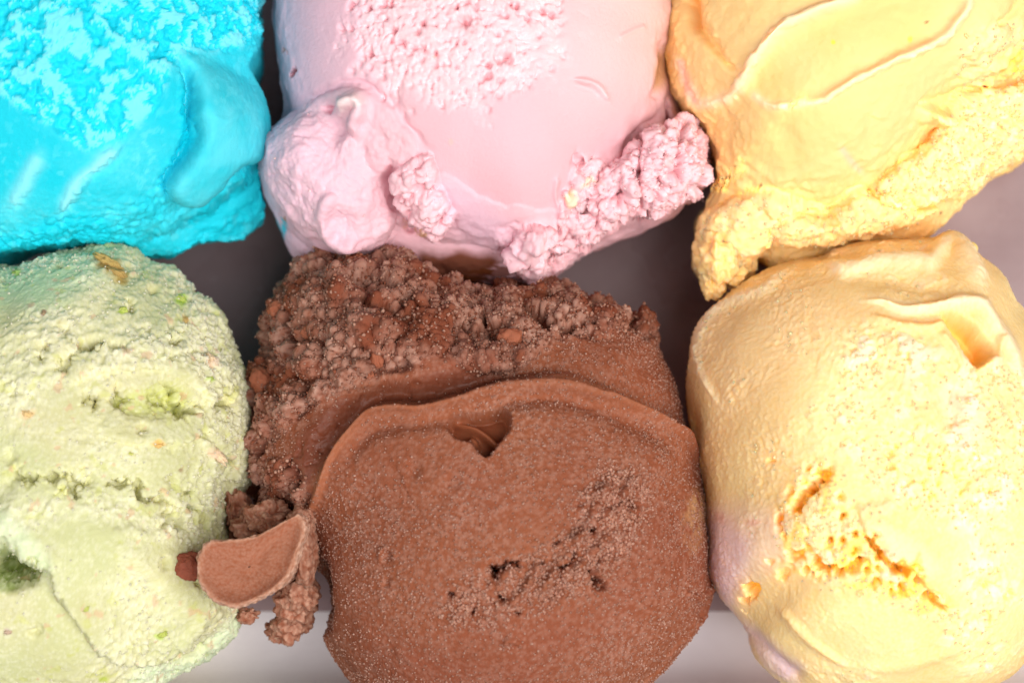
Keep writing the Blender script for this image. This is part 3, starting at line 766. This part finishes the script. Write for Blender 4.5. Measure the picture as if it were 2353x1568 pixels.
    pig = mixc(pig, (.90, .66, .67), .55 * crater * (.4 + gr2) + .55 * rough * gr)
    pig = mixc(pig, (.74, .34, .38), .7 * crater * np.clip(pores, 0, 1))
    pig = mixc(pig, (.95, .78, .74), .7 * sm.ridge([(790, 255), (800, 236), (825, 230), (836, 250)], 14, 1.0))
    for x, y, rx, ry, c, k in ((672, 169, 6, 8, (.30, .05, .06), .9), (655, 118, 5, 4, (.5, .25, .2), .7), (999, 126, 5, 5, (.6, .2, .1), .6), (1305, 452, 12, 14, (.95, .80, .45), .6), (1350, 420, 22, 6, (.95, .80, .5), .5), (972, 532, 12, 12, (.62, .33, .15), .8),
                              (655, 500, 5, 7, (.45, .22, .10), .8), (930, 520, 8, 6, (.7, .4, .3), .6), (645, 532, 12, 24, (.02, .55, .72), .95), (1035, 326, 6, 5, (.85, .5, .42), .6)):
        pig = mixc(pig, c, k * f.spot(x, y, rx, ry, 0, .5, jag))
    # chocolate smeared on the flank
    sme = f.mask([(960, 590), (1010, 580), (1100, 580), (1140, 600), (1110, 640), (1040, 700), (950, 700)], 12); stk = f.mask([(1060, 640), (1160, 600), (1210, 625), (1180, 660), (1090, 665)], 12) * sstep(-.05, .3, fbm(P2 * np.array([.4, 1.6, 1.6]), 22, 3, 71))
    pig = mixc(pig, (.20, .055, .02), np.clip(.95 * sme + .8 * stk, 0, 1))
    pig = mixc(pig, (.55, .28, .07), .75 * sm.spot(1524, 160, 18, 48, 8, .5))
    wet = np.clip(.8 * sme + .5 * stk + .35 * low * (1 - rough) + .7 * sm.spot(1524, 160, 18, 48, 8, .5) + .12 * (1 - rough) * (1 - crater), 0, 1)
    s.finish(mat, pig, wet)
    rng = np.random.default_rng(6); w = rough * s.top * (gr > .25) * (tr + .05); w /= w.sum(); i = rng.choice(len(w), 420, replace=False, p=w)
    g = blobs('crumb_granules', s.P[i] + s.nrm[i] * 1.5 + np.array([0, 0, FLOOR]), rng.uniform(1.8, 4.2, len(i)), 1, mat, s.e, s.origin, np.array([.87, .56, .57]), jag=.2, seed=2); g['kind'] = 'stuff'
pink()

# ------------------------------------------------------------------ yellow scoops
def yellow_mat(name):
    return ice_material(name, 1.0, (1.0, .5, .16), bump=.3, grain=3200, scale=34)
YB = np.array([.98, .63, .235]); YP = (.98, .80, .52); YO = (.95, .60, .16)

def yellow_top():
    mat = yellow_mat('mango_ice_cream_soft')
    out = [(1530, -10), (1520, 80), (1528, 160), (1542, 216), (1568, 265), (1612, 323), (1640, 395), (1635, 450), (1604, 509), (1612, 563), (1640, 600), (1690, 596), (1738, 572), (1790, 604), (1900, 592), (2010, 570), (2125, 548), (2200, 478), (2240, 440), (2300, 390), (2370, 350), (2480, 250), (2520, 0), (2450, -220), (2250, -360), (1980, -390), (1720, -300), (1590, -150)]
    dome = [(1536, 0), (1526, 80), (1534, 160), (1550, 216), (1576, 265), (1616, 323), (1645, 400), (1690, 450), (1780, 480), (1900, 480), (1990, 440), (2090, 370), (2160, 300), (2230, 240), (2340, 190), (2420, 100), (2450, -50), (2400, -200), (2220, -330), (1980, -370), (1740, -290), (1600, -150)]
    s = Scoop(420, [Mound((1980, 130), out, 210, 110, 330, 6, .7), Mound((1960, 60), dome, 320, 220, 610, 2.9, .6)], 'smooth yellow scoop with looping ridges beside the pink scoop', 'ice cream', k=40)
    P0 = s.P.copy(); s.warp(6, 60, 43); f = s.f; sm = Fld(s.X + 2 * fbm(P0, 50, 2, 3), s.Y + 2 * fbm(P0, 50, 2, 4))
    A = [(1960, -8), (1910, 14), (1865, 28), (1793, 64), (1757, 108), (1726, 148), (1699, 198), (1677, 220), (1645, 232), (1612, 240)]
    B = [(1735, 222), (1775, 243), (1838, 238), (1879, 233), (1937, 198), (2000, 166), (2054, 139), (2103, 117), (2148, 94), (2188, 63), (2222, 10), (2235, -40)]
    h = 5 * fbm(P0, 160, 2, 1)
    h -= 9 * sm.mask([(1735, 215), (1730, 170), (1780, 100), (1870, 50), (1980, 10), (2180, -30), (2190, 40), (2100, 105), (1990, 160), (1880, 220), (1800, 232)], 22)
    h += sm.ridge(A, [14, 13, 12, 10, 10, 11, 11, 9, 7], [22, 24, 24, 24, 26, 28, 22, 14, 8], w2=[10, 9, 8, 8, 8, 9, 9, 7])
    h += sm.ridge(B, [5, 6, 7, 7, 8, 9, 9, 9, 10], [10, 14, 16, 20, 22, 24, 24, 22, 20, 16])
    h -= sm.ridge([(1588, -20), (1592, 30), (1605, 65), (1654, 126), (1690, 168)], [22, 20, 15, 11, 7], [50, 46, 34, 20, 8])
    h += sm.ridge([(1790, 280), (1815, 330), (1838, 400)], 26, -7) + sm.ridge([(2010, 260), (2000, 310), (2006, 350)], 24, -8) + sm.ridge([(1930, 330), (1960, 370), (1985, 395)], 20, -7)
    sh = [(2400, 170), (2350, 196), (2290, 200), (2206, 210), (2180, 240), (2124, 262), (2146, 292), (2120, 330), (2090, 352), (2045, 388), (1994, 415), (1998, 440), (2040, 470), (2120, 470), (2200, 440), (2300, 370), (2400, 310)]
    ts = f.mound(sh, 34); h += 60 * ts
    h += 30 * sm.spot(2136, 266, 22, 20, 0, .8) + 22 * sm.spot(2010, 420, 28, 16, -15, .8)
    h -= sm.ridge([(2110, 246), (2180, 216), (2250, 196)], 12, 14) - sm.ridge([(2290, 60), (2335, 20), (2352, -20)], 14, -20)
    # ledge along the foot
    led = [(1620, 505), (1680, 462), (1760, 432), (1830, 455), (1900, 470), (1960, 430), (2000, 440), (2100, 470), (2150, 480), (2060, 520), (1950, 545), (1850, 560), (1780, 560), (1728, 578), (1720, 625), (1675, 650), (1640, 690), (1615, 670), (1612, 590)]
    tl = f.mound(led, 40); h += 66 * tl
    h += sm.ridge([(1680, 570), (1730, 540), (1800, 520), (1860, 512), (1930, 508), (1960, 495), (1940, 440)], [10, 12, 12, 11, 9, 7, 6], [12, 18, 18, 14, 12, 12, 8])
    h -= sm.ridge([(1815, 482), (1860, 486), (1920, 492)], [8, 13, 7], [20, 54, 24])
    s.push(h, .5)
    P1 = s.P
    low = (1 - sstep(.3, .65, s.nrm[:, 2])) * s.top
    rough = np.clip(ts + .7 * tl + f.mask([(2210, 100), (2260, 60), (2352, 60), (2400, 200), (2250, 215), (2200, 170)], 25) * .8, 0, 1)
    h = rough * (9 * fbm(P1, 50, 3, 11) + 7 * fbm(P1, 20, 3, 12)) + low * 6 * fbm(P1, 30, 3, 14)
    h += (1 - rough) * 1.2 * fbm(P1, 18, 2, 19)
    s.push(h, .25)
    P2 = s.P; gr, rid = grain(P2, 12, 7); gr2, _ = grain(P2, 8, 8)
    s.push(rough * (5 * gr + 2 * gr2) + low * (3.5 * gr) + .8 * gr2, 0)
    pig = np.broadcast_to(YB, P2.shape).copy()
    pig = mixc(pig, (.98, .69, .30), .5 + .7 * fbm(P2, 200, 2, 8))
    pig = mixc(pig, YP, np.clip(sm.ridge(A, 14, .9, taper=0) + sm.ridge(B, 10, .8, taper=0) + .5 * rough * gr + .4 * rough * sstep(.2, .6, fbm(P2, 24, 2, 6)), 0, 1))
    pig = mixc(pig, (.94, .55, .48), .75 * sm.ridge([(1560, 130), (1575, 180), (1590, 215), (1602, 245)], [8, 12, 14, 8], 1.0) + .5 * sm.ridge([(1930, 335), (1950, 365), (1985, 400)], 9, 1.0))
    pig = mixc(pig, (.95, .72, .02), .8 * f.spot(2322, 145, 34, 26, -40, .8) * (.6 + .6 * fbm(P2, 20, 2, 5)) + .7 * f.spot(1916, 90, 5, 5) + .6 * f.spot(2090, 88, 6, 8))
    pig = mixc(pig, (.78, .26, .02), .6 * sm.ridge([(1588, -20), (1594, 40), (1602, 62)], 14, 1.0))
    for x, y in ((2132, 52), (2162, 489), (1746, 426)): pig = mixc(pig, (.2, .08, .02), .8 * sm.spot(x, y, 4))
    s.finish(mat, pig, np.clip(.2 * (1 - rough) + .5 * sm.ridge([(1588, -20), (1600, 60), (1660, 130)], 14, 1.0), 0, 1))
    for k, (x, y, z, a, b, c) in enumerate(((1650, 585, 400, 40, 60, 70), (1635, 640, 340, 24, 44, 60), (1680, 625, 360, 34, 24, 50))):
        lump('drip', unproject(float(x), float(y), z + 170.0), (a, b, c), mat, s.e, s.origin, (.97, .66, .24), .1, 5, 70 + k, .3, .5, gran=4, gsize=11, frost=YP)
    rng = np.random.default_rng(7); w = rough * s.top * (gr > .3); w /= w.sum(); i = rng.choice(len(w), 900, replace=False, p=w)
    g = blobs('crumb_granules', s.P[i] + s.nrm[i] + np.array([0, 0, FLOOR]), rng.uniform(2, 4.6, len(i)), 1, mat, s.e, s.origin, np.array([1.0, .68, .30]), jag=.2, seed=2); g['kind'] = 'stuff'
yellow_top()

def yellow_bottom():
    mat = yellow_mat('mango_ice_cream_grainy')
    out = [(1580, 900), (1584, 850), (1600, 767), (1645, 704), (1697, 662), (1772, 617), (1870, 585), (1980, 553), (2123, 545), (2190, 552), (2230, 575), (2292, 622), (2332, 697), (2400, 770), (2470, 950), (2490, 1150), (2440, 1400), (2352, 1525), (2292, 1570), (2180, 1620), (2000, 1635), (1830, 1585), (1765, 1540), (1735, 1500), (1712, 1435), (1668, 1380), (1632, 1320), (1624, 1240), (1622, 1140), (1598, 1020)]
    s = Scoop(510, [Mound((2030, 1080), out, 260, 190, 620, 2.9, .6)], 'grainy yellow scoop with a cracked fissure beside the chocolate scoop', 'ice cream', k=40)
    P0 = s.P.copy(); s.warp(6, 55, 53); f = s.f; sm = Fld(s.X + 2.5 * fbm(P0, 50, 2, 3), s.Y + 2.5 * fbm(P0, 50, 2, 4))
    R1 = [(1656, 935), (1630, 890), (1610, 845), (1604, 800), (1622, 745), (1668, 702), (1752, 668), (1797, 630), (1835, 610)]
    R2 = [(1880, 612), (1900, 604), (1940, 618), (2032, 598), (2106, 595), (2137, 598), (2158, 572), (2186, 556), (2214, 584), (2243, 633), (2262, 680)]
    R3 = [(1975, 692), (2025, 693), (2067, 707), (2123, 708), (2176, 698), (2240, 698), (2271, 728), (2299, 770), (2328, 812), (2345, 870)]
    h = 5 * fbm(P0, 180, 2, 1)
    h += sm.ridge(R1, [5, 6, 7, 8, 9, 9, 10, 9], [8, 12, 14, 12, 10, 12, 12, 8])
    h += sm.ridge(R2, [14, 16, 14, 15, 16, 17, 18, 18, 18, 16], [18, 22, 18, 20, 22, 24, 30, 32, 26, 18])
    h -= sm.ridge([(1920, 640), (2030, 640), (2130, 655), (2200, 670)], [16, 24, 26, 16], [8, 16, 18, 14])
    h += sm.ridge(R3, [4, 5, 7, 9, 12, 15, 16, 15, 14, 12], [7, 12, 16, 20, 26, 28, 26, 24, 20, 14])
    h += sm.ridge([(2299, 770), (2292, 820), (2262, 846), (2240, 860), (2222, 880)], [11, 10, 8, 8, 6], [18, 16, 14, 12, 8])
    cav = [(2165, 719), (2214, 728), (2252, 758), (2279, 806), (2256, 842), (2232, 836), (2205, 785), (2178, 748)]
    cm = sstep(-8, 16, sm.sd(cav, 40)); h -= 74 * cm
    h += sm.ridge([(1997, 725), (2060, 742), (2123, 752), (2150, 748), (2172, 736)], [6, 8, 10, 9, 5], [6, 9, 14, 16, 16]) + sm.ridge([(2160, 760), (2190, 800), (2215, 850)], 7, 10)
    h -= sm.ridge([(2120, 690), (2160, 684), (2190, 680)], 9, 18)
    h -= sm.ridge([(2185, 880), (2175, 930), (2195, 980)], 24, 12)
    # layer behind and below the top crest
    h -= sm.ridge([(1860, 592), (1960, 580), (2060, 578), (2140, 575)], 10, 16)
    # outer edge fold on the left, lower fold
    h += sm.ridge([(1790, 1395), (1830, 1440), (1885, 1490), (1940, 1520)], [9, 10, 9, 7], 11) + sm.ridge([(2250, 1470), (2280, 1420), (2302, 1360), (2300, 1300)], [10, 11, 9, 7], 13) + sm.ridge([(1950, 1530), (2080, 1530), (2200, 1490), (2250, 1465)], 12, 6)
    h -= sm.ridge([(1716, 1440), (1770, 1500), (1850, 1560)], 14, 16)
    h += sm.shelf([(1968, 1150), (1990, 1225), (2045, 1290), (2110, 1330), (2190, 1400)], [6, 14, 20, 18, 6], 4, 90, -1)
    h += sm.ridge([(2340, 1240), (2352, 1290), (2330, 1340)], 14, 10)
    s.push(h, .5)
    P1 = s.P; jag = .7 * fbm(P1, 22, 3, 20); h = 0
    F1 = f.ridge([(1900, 1080), (1895, 1090), (1863, 1122), (1842, 1143), (1826, 1180)], [16, 15, 16, 14, 8], 1.0, taper=.05)
    F2 = f.ridge([(1860, 1275), (1880, 1296), (1912, 1302), (1947, 1310), (1986, 1288)], [8, 12, 12, 14, 12], 1.0, taper=.05)
    F3 = f.ridge([(1984, 1224), (2000, 1241), (2018, 1264), (2052, 1294), (2090, 1316), (2123, 1352), (2151, 1380), (2175, 1402)], [8, 10, 12, 19, 17, 12, 14, 10], 1.0, taper=.05)
    brk = sstep(-.25, .2, fbm(P1, 46, 2, 24))
    fis = np.clip((F1 + F2 + F3) * (.35 + .65 * brk), 0, 1)
    h -= 50 * sstep(.22, .62, fis + .3 * fbm(P1, 18, 2, 26)) * (F1 + F2 + F3 > .15)
    zone = f.mask([(1830, 1090), (1900, 1060), (1960, 1180), (2000, 1220), (2060, 1280), (2200, 1400), (2160, 1430), (2040, 1380), (1900, 1340), (1800, 1290), (1790, 1180)], 20)
    for x, y, rx, ry, d in ((1788, 1196, 7, 14, 34), (1724, 1357, 13, 24, 36), (1820, 1278, 12, 11, 26), (1844, 1272, 9, 12, 28), (1800, 1322, 11, 10, 22), (2005, 1338, 13, 13, 34), (2074, 1364, 18, 9, 30), (1893, 1088, 20, 15, 40), (1862, 1124, 14, 14, 44), (1766, 1288, 8, 6, 16),
                            (2088, 1308, 30, 14, 44), (2010, 1222, 12, 8, 30), (1984, 1290, 14, 10, 34), (2045, 1040, 14, 10, 16), (2050, 1070, 14, 8, 18), (2166, 1060, 10, 8, 16), (2192, 1090, 12, 8, 16), (2210, 1075, 7, 7, 14), (1770, 1060, 7, 5, 14), (2260, 1335, 14, 12, 14), (2240, 1150, 10, 10, 10),
                            (2290, 1355, 40, 14, 16), (2255, 1440, 14, 30, 10)):
        h -= d * f.spot(x, y, rx, ry, 20, .5, jag)
    zp, zr = worley(P1, 26, 71); zh = zone * np.clip(1.3 - zp * 2.4, 0, 1) * (zr > .55); h -= 34 * zh
    pore = f.mask([(1960, 1010), (2100, 1000), (2250, 1040), (2330, 1120), (2300, 1220), (2150, 1190), (2000, 1100)], 40)
    h -= pore * 13 * sstep(.3, .55, fbm(P1, 22, 2, 29))
    lowm = (1 - sstep(.3, .65, s.nrm[:, 2])) * s.top
    rough = np.clip(.25 + .45 * fbm(P1, 110, 2, 25) + .7 * zone + .7 * pore + .7 * f.mask([(1950, 800), (2060, 780), (2190, 830), (2352, 880), (2352, 1100), (2200, 1080), (2100, 980), (1970, 960)], 50)
                    + .5 * f.mask([(2200, 1280), (2330, 1270), (2352, 1400), (2260, 1520), (2160, 1430)], 40) + .6 * f.mask([(1570, 720), (1800, 590), (1830, 620), (1640, 780), (1600, 900)], 15), .05, 1.2)
    chip_n = sstep(.34, .52, fbm(P1, 44, 3, 36))
    h += rough * (2.2 * fbm(P1, 30, 3, 28) + 5 * chip_n * sstep(1800, 1920, s.X)) + lowm * 1.2 * fbm(P1, 26, 3, 31)
    s.push(h, .25)
    P2 = s.P; gr, rid = grain(P2, 13, 7); gr2, _ = grain(P2, 8, 8)
    s.push(np.clip(rough, 0, 1) * (4 * gr * (rid > .3) + 2 * gr2) + lowm * 1.2 * gr + 1.2 * gr2, 0)
    pig = np.broadcast_to(YB, P2.shape).copy()
    pig = mixc(pig, (.98, .70, .29), .5 + .8 * fbm(P2, 170, 2, 8))
    pig = mixc(pig, (.98, .58, .25), .55 * f.mask([(1600, 800), (1680, 720), (1850, 660), (1980, 720), (1850, 850), (1700, 980), (1620, 1000)], 70))
    pig = mixc(pig, YP, np.clip(.55 * sm.ridge(R2, 20, 1.0) + .7 * sm.ridge(R3, 14, 1.0) + .5 * sm.ridge(R1, 8, 1.0) + .45 * gr * np.clip(rough, 0, 1) + .35 * gr2, 0, 1))
    pig = mixc(pig, (.97, .78, .62), .6 * chip_n * np.clip(rough * 1.2 - .2, 0, 1) * (s.X > 1900))
    pk = f.mask([(1620, 1170), (1660, 1190), (1720, 1240), (1700, 1330), (1690, 1400), (1760, 1470), (1840, 1530), (1800, 1560), (1700, 1440), (1630, 1330), (1615, 1240)], 28)
    pig = mixc(pig, (.87, .60, .66), .85 * pk); pig = mixc(pig, (.93, .66, .56), .5 * f.mask([(1640, 1160), (1780, 1180), (1800, 1260), (1740, 1330), (1650, 1300)], 40))
    pig = mixc(pig, (.85, .38, .30), .5 * f.spot(1732, 1198, 16, 10, 0, .7) + .5 * f.spot(1655, 1190, 8, 14, -30, .7) + .5 * f.spot(1634, 1280, 4, 5))
    pig = mixc(pig, (.94, .70, .58), .45 * f.mask([(1990, 1210), (2060, 1220), (2150, 1300), (2100, 1310), (2040, 1280)], 24) + .45 * f.mask([(2150, 900), (2230, 880), (2260, 1000), (2210, 1010)], 24))
    pit = np.clip(sstep(.25, .7, fis) + sstep(.3, .8, zh) + sum(f.spot(x, y, r, r, 0, .5, jag) for x, y, r in ((1788, 1196, 9), (1724, 1357, 16), (1844, 1272, 10), (2005, 1338, 13), (2074, 1364, 14), (2088, 1308, 26), (1893, 1088, 18), (1862, 1124, 15))), 0, 1)
    pig = mixc(pig, (.98, .56, .04), .85 * pit); pig = mixc(pig, (.97, .64, .10), .6 * zone * (1 - pit) * sstep(0, .4, fbm(P2, 40, 2, 39)))
    pig = mixc(pig, (.97, .50, .05), .7 * cm)
    pig = mixc(pig, (.55, .30, .12), .6 * f.ridge([(1600, 1010), (1618, 1080), (1622, 1150)], 7, 1.0))
    s.finish(mat, pig, np.clip(.25 * pk + .15 * (1 - np.clip(rough, 0, 1)) + .25 * cm, 0, 1))
    rng = np.random.default_rng(17); w = s.top * (s.nrm[:, 2] > .6) * (np.clip(rough - .4, 0, 1) * (gr > .3) + .4 * zone); w /= w.sum(); i = rng.choice(len(w), 1200, replace=False, p=w)
    g = blobs('crumb_granules', s.P[i] + s.nrm[i] + np.array([0, 0, FLOOR]), rng.uniform(1.6, 3.8, len(i)), 1, mat, s.e, s.origin, np.array([1.0, .70, .32]), jag=.2, seed=2); g['kind'] = 'stuff'
    p, n = s.at(2232, 572)
    lump('bead', unproject(2232.0, 571.0, 610.0), (15, 15, 15), mat, s.e, s.origin, (.95, .68, .24), .2, 4, 5, .05, .8)
yellow_bottom()
